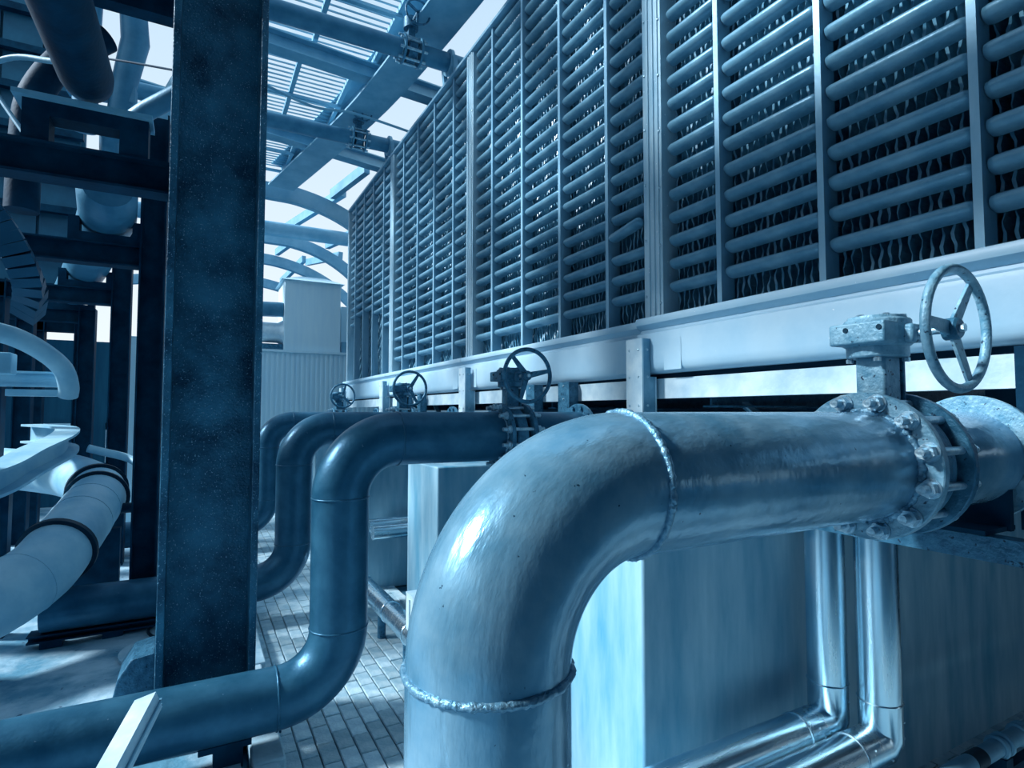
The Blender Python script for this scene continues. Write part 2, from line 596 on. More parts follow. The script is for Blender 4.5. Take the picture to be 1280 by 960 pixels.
# frame beam under the basins
for b in range(4):
    y0 = Y0S[b]
    g = G().prism((2.60, y0 + .05, 2.047), (2.60, y0 + BAY + .03, 2.047), [(-.035, -.062), (.035, -.062), (.035, -.052), (-.027, -.052), (-.027, .052), (.035, .052), (.035, .062), (-.035, .062)])
    g.v = [(5.2 - x, y, z) if False else (x, y, z) for x, y, z in g.v]
    tag(g.obj('frame_channel', 'galv', smooth=0), ['pale channel beam behind the valve with the largest handwheel', 'pale channel beam under the basin with the bent louvre above',
        'pale channel beam under the basin two bays from the back wall', 'pale channel beam under the end basin near the back wall'][b], 'beam', 'channel beams under the basins')
# legs of the frame
LG = [(2.74, 2.89, 'white folded steel leg between two basins right behind the pale elbow'), (5.43, 5.585, 'white folded steel leg beside the second handwheel valve'),
      (8.42, 8.58, 'white folded steel leg near the third handwheel'), (11.2, 11.36, 'white folded steel leg at the end by the back wall')]
for ya, yb, lb in LG:
    T = thing('steel_stanchion', (2.5, ya, 1.5), lb, 'leg', 'frame legs under the towers')
    G().box(2.425, 2.437, ya, yb, 1.5, 2.36).obj('front_plate', 'galv', T, smooth=0)
    G().box(2.437, 2.53, ya, ya + .012, 1.5, 2.12).box(2.437, 2.492, ya, ya + .012, 2.12, 2.36).obj('web', 'galv_mid', T, smooth=0)  # shade of this side is put into a darker metal colour
    G().box(2.53, 2.542, ya, ya + .10, 1.5, 2.12).obj('rear_flange', 'galv', T, smooth=0)
    for z in (1.66, 1.94, 2.12, 2.29):
        for yy in (ya + .035, yb - .03):
            inst('rivet', rivet, T, (2.426, yy, z))
        inst('rivet', rivet, T, (2.468, ya, z), (0, 0, PI / 2))
# dark hangers
HG = [(3.61, 3.76, 'dark flat hanger post in front of the nearest dark riser outlet pipe'), (4.12, 4.26, 'dark hanger post behind the nearest dark riser handwheel'),
      (6.9, 7.02, 'dark hanger post below the basin near the second dark riser valve'), (7.45, 7.57, 'dark hanger post below the basin past the second dark riser valve'),
      (0.815, 0.903, 'dark steel post beside the largest outlet pipe flange')]
for ya, yb, lb in HG:
    lowz = 1.5
    T = thing('hanger_post', (2.50, ya, lowz), lb, 'post', 'dark hanger posts')
    G().box(2.472, 2.487, ya, yb, lowz, 2.128).obj('front_plate', 'steel_dark' if ya < 1 else 'iron', T, smooth=0)
    G().box(2.487, 2.558, ya, ya + .012, lowz, 2.128).obj('side_plate', 'steel_dark' if ya < 1 else 'iron', T, smooth=0)
    for z in (2.0, 2.1):
        inst('rivet', rivet, T, (2.473, (ya + yb) / 2, z))
# angle rail along the pier tops
for ya, yb, xr, zr, lb in [(-0.9, 1.735, 2.28, 1.468, 'dark steel angle rail under the largest outlet pipe'), (3.93, 4.64, 2.62, 1.551, 'steel angle rail on the pier behind the pale elbow')]:
    g = G().prism((xr, ya, zr), (xr, yb, zr), [(-.03, -.05), (-.02, -.05), (-.02, .02), (.04, .02), (.04, .03), (-.03, .03)])
    tag(g.obj('angle_rail', 'iron', smooth=0), lb, 'rail')
# diagonal braces and inner beams under the tower
for k, (a, b_, lb) in enumerate([((3.0, 1.95, 1.55), (3.0, 2.62, 2.1), 'pale diagonal brace under the tower behind the pale pipe run'),
                                 ((3.05, 4.7, 1.55), (3.05, 5.3, 2.1), 'pale diagonal brace under the tower behind the nearest handwheel'),
                                 ((3.05, 7.3, 1.55), (3.05, 8.0, 2.1), 'pale diagonal brace under the tower by the second dark riser')]):
    T = thing('diagonal_brace', a, lb, 'brace', 'diagonal braces under the towers')
    G().obox(a, b_, 0.012, 0.07, (1, 0, 0)).obj('flange', 'galv', T, smooth=0)
    G().obox(Vector(a) + V(.03, .035, 0), Vector(b_) + V(.03, .035, 0), 0.06, 0.012, (1, 0, 0)).obj('web', 'galv_mid', T, smooth=0)
for k, yy in enumerate((2.45, 4.2, 6.5, 9.1)):
    tag(G().prism((2.7, yy, 2.018), (6.1, yy, 2.018), i_prof(.12, .18, .012, .01)).obj('cross_joist', 'iron', smooth=0),
        ['steel joist under the tower above the tall front pier', 'steel joist under the tower above the pier left of the pale elbow',
         'steel joist under the tower above the half hidden pier', 'steel joist under the end tower'][k], 'joist', 'joists under the towers')

# ------------------------------------------------------------------ riser pipes
R = 0.162
AX = 1.9 - 0.162
RE = 0.335
FX = 1.80
ZR = 0.335
HDX = -0.95
RUN_END = [-2.6, -2.6, -1.02, -1.0]
RIS = [(0.515, 1.035, 'pipe_pale', 0.30), (0.755, 3.46, 'pipe_dark', 0.32), (0.835, 5.82, 'pipe_dark', 0.30), (0.90, 8.86, 'pipe_dark', 0.30)]
RL = ['large pale brushed pipe elbow with thick weld beads in front of the tall pier',
      'nearest dark riser pipe whose lower run passes before the black column base',
      'second dark riser pipe whose lower run passes behind the black column',
      'last dark riser pipe nearest the pale back wall']
fl_prof = None
for i, (xv, y, m, _) in enumerate(RIS):
    T = thing('riser_pipe', (xv, y, 0), RL[i], 'pipe', 'riser pipes feeding the towers')
    # horizontal run
    G().tube([(xv + RE, y, AX), (FX, y, AX)], R, 56).obj('upper_run', m, T)
    G().tube(arc((xv + RE, y, AX - RE), PI, PI / 2, RE, (1, 0, 0), (0, 0, 1), 24), R, 56).obj('upper_elbow', m, T)
    zt, zb = AX - RE, ZR + RE
    G().tube([(xv, y, zt), (xv, y, zb)], R, 56).obj('riser', m, T)
    G().tube(arc((xv - RE, y, zb), 0, -PI / 2, RE, (1, 0, 0), (0, 0, 1), 20), R, 48).obj('lower_elbow', m, T)
    G().tube([(xv - RE, y, ZR), (RUN_END[i], y, ZR)], R, 48).obj('lower_run', m, T)
    nw = 150 if i == 0 else 70
    wr_ = 0.0085 if i == 0 else 0.0055
    wm = 'weld' if i == 0 else m
    for org, ax in (((xv + RE, y, AX), (1, 0, 0)), ((xv, y, zt), (0, 0, 1)), ((xv, y, zb), (0, 0, 1)), ((xv - RE, y, ZR), (1, 0, 0))):
        G().torus(org, ax, R, wr_, nw, 8, 0.20).obj('weld_seam', wm, T, smooth=60)
    G().torus((FX - 0.018, y, AX), (1, 0, 0), R + .003, wr_ * 1.3, nw, 8, 0.4).obj('weld_seam', 'weld', T, smooth=60)
    fg = G().ring((FX, y, AX), (1, 0, 0), R - .002, 0.222, 0.028, 64)
    fo = fg.obj('flange', 'iron_pale' if i == 0 else 'iron', T)
    # support under the lower run
    if i < 3:
        G().box(0.05, 0.30, y - .06, y + .06, 0.15, 0.18).obj('support_plate', 'steel_dark', T, smooth=0)
        G().box(0.12, 0.26, y - .045, y + .045, 0.04, 0.15).obj('support_block', 'steel_dark', T, smooth=0)

# ------------------------------------------------------------------ butterfly valves (one built, then copied)
VY = RIS[0][1]
VX = FX + 0.085
VT = thing('butterfly_valve', (VX, VY, AX), 'largest geared valve with pale handwheel bolted to the pale elbow', 'valve', 'geared valves on the risers')
G().ring((VX, VY, AX), (1, 0, 0), 0.13, 0.192, 0.085, 56, .008).obj('valve_body', 'iron', VT)
G().ring((VX + 0.085, VY, AX), (1, 0, 0), R - .004, 0.222, 0.028, 64).obj('rear_flange', 'iron', VT)
stud = G().tube([(-0.155, 0, 0), (0.155, 0, 0)], 0.0125, 12).mesh('stud', 'bolt')
nut = nut_mesh('nut', 0.0235, 0.024, M['bolt'])
wash = G().lathe((0, 0, 0), (1, 0, 0), [(.01, -.002), (.028, -.002), (.028, .002), (.01, .002)], 20).mesh('washer', 'bolt')
for k in range(12):
    a = 2 * PI * (k + 0.5) / 12
    by, bz = VY + 0.194 * math.cos(a), AX + 0.194 * math.sin(a)
    s = inst('stud', stud, VT, (VX, by, bz))
    for xx in (-0.113, 0.113):
        inst('nut', nut, s, (VX + xx, by, bz), (random.uniform(0, 1), 0, 0))
        inst('washer', wash, s, (VX + xx * 0.899, by, bz))
# neck
g = G().box(VX - .045, VX + .045, VY - .045, VY + .045, AX + .18, AX + .335)
g.obj('neck', 'iron_pale', VT, bevel=0.008)
g = G().box(VX + .05, VX + .062, VY - .05, VY + .06, AX + .19, AX + .335)
g.obj('neck_plate', 'iron', VT, bevel=0.003)
zg = AX + 0.40
gb = G().lathe((VX, VY, zg), (0, 0, 1), [(0.0001, -.068), (.083, -.068), (.086, -.064), (.086, -.035), (.094, -.030), (.094, .045), (.090, .050), (.082, .052), (.080, .060), (.0001, .060)], 40).obj('gearbox', 'iron_pale', VT)
G().box(VX - .115, VX - .02, VY - .085, VY + .085, zg - .03, zg + .036).obj('gearbox_flange', 'iron_pale', gb, bevel=0.006)
G().box(VX - .02, VX + .05, VY - .115, VY - .03, zg - .028, zg + .028).obj('worm_housing', 'iron_pale', gb, bevel=0.008)
cap = G().lathe((0, 0, 0), (0, 0, 1), [(0.0001, 0), (.011, 0), (.011, .012), (.0001, .014)], 6).mesh('cap_screw', 'bolt', smooth=20)
for a in range(6):
    inst('cap_screw', cap, gb, (VX + .07 * math.cos(a), VY + .07 * math.sin(a), zg + .052))
for a in range(4):
    inst('cap_screw', cap, gb, (VX + .075 * math.cos(a * PI / 2 + .5), VY + .075 * math.sin(a * PI / 2 + .5), zg - .082))
hole = G().lathe((0, 0, 0), (1, 0, 0), [(0.0001, -.003), (.008, -.003), (.008, .002), (.0001, .002)], 12).mesh('hole_shade_disc', 'rubber')  # solid black disc; the shade inside a hole is put into its colour
for yy in (-.07, .03):
    inst('hole_shade_disc', hole, gb, (VX - .115, VY + yy, zg + .015))
hx, hz = VX + 0.012, zg
hub_y = VY - 0.215
G().tube([(hx, VY - .09, hz), (hx, hub_y - .01, hz)], 0.0115, 16).obj('shaft', 'bolt', VT)
HW = G().torus((hx, hub_y, hz), (0, 1, 0), 0.172, 0.0135, 72, 14).obj('handwheel', 'iron_pale', VT, at=(hx, hub_y, hz))
for k in range(3):
    a = 2 * PI * k / 3
    d = V(math.cos(a), 0, math.sin(a))
    pts_ = [V(hx, hub_y + .012, hz) + d * .02, V(hx, hub_y + .004, hz) + d * .168]
    g = G()
    e = V(-math.sin(a), 0, math.cos(a))
    vs = []
    for p, wv in ((pts_[0], .021), (pts_[1], .013)):
        for sy in (-.005, .005):
            for sw in (-1, 1):
                vs.append(p + e * (wv * sw) + V(0, sy, 0))
    g.add(vs, [(0, 1, 3, 2), (4, 6, 7, 5), (0, 4, 5, 1), (2, 3, 7, 6), (0, 2, 6, 4), (1, 5, 7, 3)])
    g.obj('spoke', 'iron_pale', HW, bevel=0.002)
G().lathe((hx, hub_y + .01, hz), (0, -1, 0), [(.0001, -.02), (.032, -.02), (.032, .012), (.026, .018), (.0001, .018)], 28).obj('hub', 'iron', HW)
G().lathe((hx, hub_y + .01, hz), (0, -1, 0), [(.0001, .018), (.012, .018), (.012, .03), (.0001, .03)], 6).obj('hub_nut', 'bolt', HW, smooth=20)
wheel_rot = [math.radians(-55), math.radians(-132), math.radians(-58), math.radians(-75)]
VLAB = ['', 'dark handwheel valve on the nearest dark riser', 'dark handwheel valve on the second dark riser', 'small dark handwheel valve on the last dark riser by the back wall']
valves = [VT]
for i in range(1, 4):
    c = copy_tree(VT, None, V(0, RIS[i][1] - VY, 0))
    c['label'] = VLAB[i]
    valves.append(c)


def retint(o, table):
    for ch in o.children:
        if ch.type == 'MESH' and ch.data.materials and ch.data.materials[0].name in table:
            key = ch.data.name + '_dark'
            me = bpy.data.meshes.get(key)
            if me is None:
                me = ch.data.copy()
                me.name = key
                me.materials[0] = table[me.materials[0].name]
            ch.data = me
        retint(ch, table)


for i, c in enumerate(valves):
    for ch in c.children:
        if ch.name.startswith('handwheel'):
            ch.rotation_euler = (0, wheel_rot[i], 0)
    if i:
        retint(c, {M['iron_pale'].name: M['iron']})

# ------------------------------------------------------------------ outlet pipes beyond the valves
OL = ['largest outlet pipe with wide ring flange on a black saddle under the basin', 'outlet pipe of the nearest dark riser with bolted ring flange',
      'outlet pipe of the second dark riser going under the tower', 'outlet pipe of the last dark riser going under the end tower']
SX = FX + 0.185
small_nut = nut_mesh('nut', 0.016, 0.02, M['iron'])
for i in range(4):
    y = RIS[i][1]
    T = thing('outlet_pipe', (SX, y, 1.5), OL[i], 'pipe', 'outlet pipes under the towers')
    G().tube([(SX, y, AX), (2.44, y, AX)], R, 48).obj('spool', 'pipe_pale' if i == 0 else 'pipe_dark', T)
    ro = G().ring((2.455, y, AX), (1, 0, 0), R - .004, 0.222, 0.022, 56).obj('ring_flange', 'iron_pale' if i == 0 else 'iron', T)
    if i:
        for k in range(12):
            a = 2 * PI * (k + .5) / 12
            inst('nut', small_nut, ro, (2.435, y + .194 * math.cos(a), AX + .194 * math.sin(a)))
    G().tube([(2.47, y, AX), (5.8, y, AX)], 0.13, 40).obj('tail_pipe', 'pipe_dark', T)
    G().torus((2.72, y, AX), (1, 0, 0), .132, .012, 40, 8).obj('clamp_band', 'galv', T)
    g = G().box(2.40, 2.425, y - .13, y + .13, 1.5, AX - .10)
    g.obj('saddle_plate', 'steel_dark', T, smooth=0)
    G().box(2.245, 2.46, y - .12, y + .12, 1.5, 1.515).obj('saddle_foot', 'steel_dark', T, smooth=0)

# ------------------------------------------------------------------ clad vertical pipes with mitred elbows along each pier
CL = ['slim bright clad pipe with mitred elbow close to the tall pier', 'bright clad pipe with screwed mitred elbow under the largest valve',
      'bright clad pipe lying along the half hidden pier', 'bright clad pipe lying out from the half hidden pier']
screw = G().lathe((0, 0, 0), (0, -1, 0), [(.0001, 0), (.005, 0), (.004, .003), (.0001, .004)], 8).mesh('screw', 'bolt')
for k, (x, y, z, r, lb) in enumerate([(2.40, 1.565, 0.585, 0.078, CL[0]), (2.49, 1.40, 0.555, 0.080, CL[1]), (2.4, 6.10, 0.70, .075, CL[2]), (2.45, 5.93, .66, .075, CL[3])]):
    T = thing('clad_pipe', (x, y, z - r), lb, 'pipe', 'clad pipes along the piers')
    zc = z
    hv = z + 0.17
    n = 36
    # mitred elbow as one shell: vertical stub, slanting cut, horizontal stub
    G().tube([(x, y, 1.86 if k < 2 else 1.4), (x, y, hv - .006)], r, n).obj('vertical_pipe', 'cladding', T)
    vs, fs = [], []
    for s_, kind in enumerate(('top', 'cut1', 'cut2', 'left')):
        for j in range(n):
            a = 2 * PI * j / n
            ca, sa = math.cos(a), math.sin(a)
            # local cross-section coords: u (towards +x / outside), v (along y)
            if kind == 'top':
                p = (x + ca * r * 1.01, y + sa * r * 1.01, hv)
            elif kind == 'cut1':
                p = (x + ca * r * 1.01, y + sa * r * 1.01, z - ca * r * 0.55 + 0.35 * r)
            elif kind == 'cut2':
                p = (x - .5 * r - ca * r * 0.1 + .62 * ca * r, y + sa * r * 1.01, z - ca * r * 1.01)
            else:
                p = (x - 0.21, y + sa * r * 1.01, z - ca * r * 1.01)
            vs.append(p)
    for s_ in range(3):
        for j in range(n):
            fs.append((s_ * n + j, s_ * n + (j + 1) % n, (s_ + 1) * n + (j + 1) % n, (s_ + 1) * n + j))
    el = G().add(vs, fs).obj('mitred_elbow', 'cladding', T, smooth=25)
    G().torus((x, y, hv), (0, 0, 1), r, .0045, 40, 8).obj('swaged_bead', 'cladding', T)
    G().torus((x - .215, y, z), (1, 0, 0), r, .0045, 40, 8).obj('swaged_bead', 'cladding', T)
    G().tube([(x - .205, y, z), (0.2 if k < 2 else 1.62, y, z)], r * .995, n).obj('lower_run', 'cladding_run', T)
    for (dx, dz) in ((.03, .10), (.045, .03), (-.06, -.02), (-.15, -.03), (-.16, .04)):
        inst('screw', screw, el, (x + dx, y - math.sqrt(max(0, r * r - (dx if dz > .02 and dx > 0 else dz) ** 2)) - .001, z + dz))

# duct with clamps in front of the piers, running along the row
T = thing('floor_duct', (1.42, 3.2, 0), 'pale galvanised duct on short legs along the pavers behind the pale elbow', 'duct')
G().tube([(1.42, 2.7, 0.285), (1.42, 5.9, 0.285)], 0.085, 32).obj('duct', 'cladding', T)
for yy in (3.35, 4.1, 4.62, 5.5):
    G().torus((1.42, yy, .285), (0, 1, 0), .085, .005, 36, 8).obj('band', 'cladding', T)
for yy in (3.45, 4.2, 4.88):
    G().tube([(1.42, yy, 0.0), (1.42, yy, 0.22)], 0.035, 16).obj('leg', 'iron', T)
T = thing('junction_box', (1.36, 3.86, .37), 'open sheet metal box bracket sitting on the pale duct beside the pier', 'box')
g = G().box(1.335, 1.345, 3.74, 4.0, .375, .62)
g.box(1.335, 1.50, 3.74, 3.75, .375, .62).box(1.335, 1.50, 3.99, 4.0, .375, .62).box(1.335, 1.50, 3.74, 4.0, .62, .63)
g.obj('shell', 'galv', T, smooth=0)
G().box(1.325, 1.335, 3.80, 3.81, .38, .6).box(1.325, 1.335, 3.90, 3.91, .38, .6).obj('rib', 'galv', T, smooth=0)

# small water pipe on stands by the tall pier
T = thing('water_pipe', (3.2, 1.25, 0), 'thin water pipe with unions on a black stand at the foot of the tall pier', 'pipe')
zw = 0.44
G().tube([(2.2, 1.25, zw), (2.86, 1.25, zw)], .036, 20).obj('pipe', 'galv_mid', T)
G().tube([(2.86, 1.25, zw), (2.95, 1.25, zw)], .038, 20).obj('tape_wrap', 'rubber', T)
G().tube([(2.95, 1.25, zw), (6.0, 1.25, zw)], .036, 20).obj('pipe', 'galv_mid', T)
for xx in (3.10, 3.15, 3.30, 3.34, 3.8):
    G().torus((xx, 1.25, zw), (1, 0, 0), .038, .012, 28, 8).obj('union_ring', 'galv_mid', T)
G().box(3.08, 3.14, 1.21, 1.29, 0, zw - .036).obj('stand', 'steel_dark', T, smooth=0)
G().box(3.14, 3.6, 1.23, 1.27, .30, .34).obj('stand_arm', 'steel_dark', T, smooth=0)

# ------------------------------------------------------------------ big black column
T = thing('steel_column', (0.09, 3.75, 0), 'large rough black H-section steel column standing between the dark pipe runs', 'column')
CB, CT = -0.02, 8.6
G().box(-0.125, 0.305, 3.97, 3.99, CB, CT).obj('web', 'steel_black', T, smooth=0)
for x0, x1 in ((-0.165, -0.125), (0.305, 0.345)):
    G().box(x0, x1, 3.78, 4.18, CB, CT).obj('column_flange', M['steel_black'], T, bevel=0.006)
G().box(-0.30, 0.48, 3.66, 4.3, 0.04, 0.10).obj('base_plate', 'steel_dark', T, smooth=0)

# ------------------------------------------------------------------ header pipe on the left
T = thing('header_pipe', (-0.95, 5.6, 0.06), 'thick insulated header pipe with black clamp rings bending across the slab', 'pipe')
hp = smooth_path([(-2.9, 4.65, 0.50), (-2.0, 4.85, 0.52), (-1.35, 5.15, 0.55), (-1.05, 5.55, 0.66), (-0.94, 6.0, 0.80), (-0.87, 6.70, 0.96), (-0.86, 7.3, 1.07), (-1.08, 7.95, 1.14), (-1.45, 8.6, 1.18), (-2.4, 9.7, 1.22)], 6)
G().tube(hp, 0.245, 36).obj('insulated_pipe', 'insul', T)
for idx, ww in ((23, .05), (34, .03), (37, .05)):
    p, q = hp[idx], hp[idx + 1]
    G().ring(p, q - p, .235, .278, ww, 40).obj('clamp_ring', 'rubber', T)
for idx in (12, 17, 28, 31):
    p, q = hp[idx], hp[idx + 1]
    G().torus(p, q - p, .246, .003, 40, 6).obj('wrap_seam', 'insul', T)
for idx, hh in ((9, .25), (31, .6)):
    p = hp[idx]
    G().box(p.x - .25, p.x + .25, p.y - .05, p.y + .05, .06, p.z - .2).obj('support_block', 'steel_dark', T, smooth=0)
for y in (5.82, 8.86):
    pass

# plinth steel under the second riser's run, and things lying on the slab
T = thing('support_beam', (-0.6, 5.82, .06), 'low black steel support under the run behind the black column', 'support')
G().prism((-1.1, 5.82, .14), (-0.25, 5.82, .14), i_prof(.16, .06, .012, .02)).obj('beam', 'steel_dark', T, smooth=0)
for xx in (-.95, -.55):
    G().box(xx - .07, xx + .07, 5.75, 5.89, .06, .11).obj('foot', 'steel_dark', T, smooth=0)
T = thing('drain_cover', (-.33, 5.15, .08), 'round pale plate lying on the slab left of the black column', 'cover')
dp = [(-.33 + .13 * math.cos(a), 5.2 + .22 * math.sin(a)) for a in [2 * PI * k / 24 for k in range(24)]]
g = G()
g.add([(x, y, z) for z in (.092, .112) for x, y in dp], [(i, (i + 1) % 24, 24 + (i + 1) % 24, 24 + i) for i in range(24)] + [tuple(range(24)), tuple(range(24, 48))])
g.obj('plate', 'kerb', T, smooth=30)
for k in range(3):
    G().box(-.36 + .04 * k, -.345 + .04 * k, 5.10, 5.3, .112, .118).obj('slot_shade_bar', 'rubber', T, smooth=0)  # raised black bars; the shade of open slots is put into their colour
tag(G().tube(smooth_path([(-.22, 5.9, .11), (-.3, 5.7, .10), (-.26, 5.5, .11), (-.2, 5.42, .13), (-.12, 5.5, .11)]), .012, 10).obj('black_hose', 'rubber'),
    'short black hose curled on the slab behind the black column', 'hose')
T = thing('curved_cover', (-.25, 4.55, .07), 'small curved dark cover box at the foot of the black column', 'box')
pr = [(.0, .0), (.30, .0), (.30, .20), (.22, .27), (.10, .25), (.03, .14)]
g = G()
g.add([(-.42 + a, yy, .09 + b) for yy in (4.4, 4.75) for a, b in pr], [(i, (i + 1) % 6, 6 + (i + 1) % 6, 6 + i) for i in range(6)] + [tuple(range(6)), tuple(range(6, 12))])
g.obj('shell', 'iron', T, smooth=0, bevel=.01)

# bright strut in the foreground
T = thing('strut_channel', (-.2, 2.0, .9), 'bright slanting steel strut channel reaching up over the nearest dark pipe run', 'strut')
a, b_ = V(-.118, 2.38, 0.90), V(-.36, 1.30, 0.75)
g = G().prism(a, b_, [(-.034, -.03), (-.026, -.03), (-.026, .022), (.026, .022), (.026, -.03), (.034, -.03), (.034, .03), (-.034, .03)], (-.35, 0, 1))
g.v = [tuple(v) for v in g.v]
g.obj('channel', 'galv', T, smooth=0)
for q in (-.012, .006):
    G().prism(a + V(.036, 0, q), b_ + V(.036, 0, q), [(-.004, -.004), (.004, -.004), (.004, .004), (-.004, .004)]).obj('ridge', 'galv_mid', T, smooth=0)
G().prism(b_, V(-.36, 1.25, .06), [(-.03, -.03), (.03, -.03), (.03, .03), (-.03, .03)]).obj('foot_post', 'galv_mid', T, smooth=0)

# ------------------------------------------------------------------ black portal frames on the left
FR = [(3.98, -0.13, 'black portal beam tied into the big black column', False), (6.10, -0.27, 'first black portal frame beyond the big column', True),
      (8.40, -0.72, 'second black portal frame beyond the big column', True), (10.3, -1.31, 'third black portal frame beyond the big column', True),
      (11.6, -1.55, 'black portal frame farthest from the big column', True)]
for k, (y, xe, lb, colm) in enumerate(FR):
    T = thing('portal_frame', (xe, y, 0), lb, 'frame', 'black portal frames')
    G().prism((-4.2, y, 3.28), (xe + (.0 if not colm else -.201), y, 3.28), i_prof(.15, .19, .014, .012)).obj('cross_beam', 'steel_dark', T, smooth=0)
    if colm:
        for (xc, nm) in ((xe - .10, 'column'), (-1.75 - .12 * k, 'column')):
            G().prism((xc, y, 0.05), (xc, y, 4.6 if xc > -1.3 else 3.4), i_prof(.20, .20, .014, .012), (1, 0, 0)).obj(nm, 'steel_dark', T, smooth=0)
# pale post between the frames
tag(G().prism((-.86, 10.9, .05), (-.86, 10.9, 3.1), [(-.07, -.06), (.07, -.06), (.07, .06), (-.07, .06)]).obj('pale_post', 'wall_pale', smooth=0),
    'pale square post standing among the black portal frames', 'post')

# overhead pipes on the frames
T = thing('overhead_pipe', (-.54, 3.9, 3.4), 'wide black overhead pipe ending on a cradle beside the big column', 'pipe')
G().tube([(-.64, -1.5, 3.76), (-.575, 3.85, 3.76), (-.575, 3.93, 3.76), (-.575, 3.98, 3.76)], [.13, .13, .118, .08], 36).obj('pipe', 'steel_dark', T)
T = thing('pipe_cradle', (-.6, 4.0, 3.375), 'black steel cradle with a square hole on the portal beam', 'cradle')
g = G().box(-.86, -.74, 3.92, 4.06, 3.375, 3.60).box(-.74, -.42, 3.92, 4.06, 3.52, 3.60).box(-.42, -.28, 3.92, 4.06, 3.375, 3.60)
g.obj('frame', 'steel_dark', T, smooth=0)
G().box(-.90, -.26, 3.88, 4.1, 3.60, 3.625).obj('top_plate', 'roof_steel', T, smooth=0)
tag(G().tube([(-.66, 5.6, 3.80), (-.60, 5.06, 3.93), (-.36, 4.88, 4.10), (.05, 4.66, 4.36)], .068, 24).obj('branch_pipe', 'roof_pipe'), 'blue branch pipe rising behind the big black column', 'pipe')
T = thing('overhead_pipe', (-.62, 5.9, 3.38), 'rounded pipe end resting on the first black portal frame', 'pipe')
G().tube([(-.66, 5.55, 3.70), (-.67, 5.62, 3.68), (-.73, 6.2, 3.66), (-1.17, 8.4, 3.66), (-1.8, 11.2, 3.66)], [.17, .21, .22, .22, .22], 36).obj('pipe', 'roof_pipe', T)
for y, xx in ((6.1, -.72), (8.4, -1.17), (10.3, -1.6)):
    g = G().box(xx - .27, xx + .27, y - .06, y + .06, 3.375, 3.45)
    g.box(xx - .27, xx - .19, y - .06, y + .06, 3.45, 3.58).box(xx + .19, xx + .27, y - .06, y + .06, 3.45, 3.58)
    g.obj('saddle', 'steel_dark', T, smooth=0)
tag(G().tube([(-.98, 8.3, 4.35), (-.62, 7.55, 4.80), (-.22, 6.7, 5.25), (.2, 5.9, 5.7)], .10, 24).obj('inclined_pipe', 'insul'), 'pale inclined pipe climbing behind the big black column', 'pipe')
T = thing('hanging_pipe', (-.72, 7.0, 5.0), 'upright pipe silhouetted against the sky beyond the frames', 'pipe')
G().tube([(-.80, 7.1, 4.75), (-.73, 7.05, 5.3), (-.64, 7.0, 5.75), (-.68, 6.95, 6.3), (-.70, 6.9, 7.2)], [.10, .115, .13, .12, .12], 28).obj('pipe', 'roof_pipe', T)
G().tube([(-1.06, 7.1, 4.75), (-1.05, 7.05, 5.3), (-1.04, 7.0, 5.75), (-1.02, 6.95, 6.3), (-1.0, 6.9, 7.2)], .11, 28).obj('twin_pipe', 'roof_pipe', T)
G().obox((-1.2, 7.1, 5.18), (-.62, 7.04, 5.18), .12, .16).obj('collar_beam', 'roof_pipe', T, smooth=0)
tag(G().tube(smooth_path([(-1.1, 6.3, 5.12), (-.84, 6.0, 4.98), (-.55, 5.6, 4.80), (-.1, 5.0, 4.52)]), .009, 8).obj('sagging_cable', 'steel_dark'), 'thin dark cable crossing the bright sky gap', 'cable')
T = thing('downpipe', (-1.14, 5.4, 3.38), 'black bent downpipe behind the wide overhead pipe', 'pipe')
G().tube(smooth_path([(-1.16, 5.4, 3.38), (-1.15, 5.4, 3.9), (-1.11, 5.4, 4.26), (-.95, 5.45, 4.62), (-.7, 5.5, 4.9)]), .105, 24).obj('pipe', 'steel_dark', T)
tag(G().tube([(-1.33, 4.9, 4.2), (-.86, 4.55, 3.45)], .014, 10).obj('tie_rod', 'roof_steel'), 'thin slanting steel rod beside the black downpipe', 'rod')
tag(G().tube(smooth_path([(-1.5, 5.4, 4.33), (-1.2, 5.2, 4.42), (-.95, 5.0, 4.36), (-.7, 4.8, 4.3)]), .02, 12).obj('conduit', 'roof_steel'), 'thin bent conduit above the black downpipe', 'conduit')
T = thing('curved_duct', (-1.15, 5.3, 2.6), 'dark segmented duct curving down below the portal beam', 'duct')
dpth = smooth_path([(-1.42, 5.0, 3.5), (-1.29, 5.07, 3.30), (-1.19, 5.14, 3.14), (-1.11, 5.22, 2.95), (-1.09, 5.40, 2.79), (-1.16, 5.7, 2.66)], 3)
for a, b_ in zip(dpth[:-1], dpth[1:]):
    d = (b_ - a)
    G().obox(a, b_ - d * .03, .17, .13, (0, 1, 0)).obj('segment', 'facade', T, smooth=0)
tag(G().tube(smooth_path([(-1.75, 5.9, 2.60), (-1.5, 6.04, 2.56), (-1.33, 6.17, 2.52), (-1.17, 6.32, 2.42), (-1.06, 6.49, 2.29), (-1.03, 6.6, 2.14), (-1.04, 6.65, 2.05)]), .08, 24).obj('curved_pipe', 'insul'),
    'pale pipe curving down in front of the black portal columns', 'pipe')
tag(G().prism((-1.7, 6.70, 2.20), (-1.09, 6.74, 2.20), i_prof(.10, .14, .02, .02)).obj('short_beam', 'insul', smooth=0), 'short pale beam under the curving pale pipe', 'beam')
tag(G().prism((-1.5, 6.76, 2.075), (-1.13, 6.78, 2.075), [(-.08, -.03), (.08, -.03), (.08, .03), (-.08, .03)]).obj('bearing_plate', 'insul', smooth=0), 'pale bearing plate under the short pale beam', 'plate')
tag(G().box(-1.75, -1.37, 6.25, 6.45, 2.22, 2.40).obj('pale_box', 'insul', bevel=.01), 'pale square box beside the curving pale pipe', 'box')
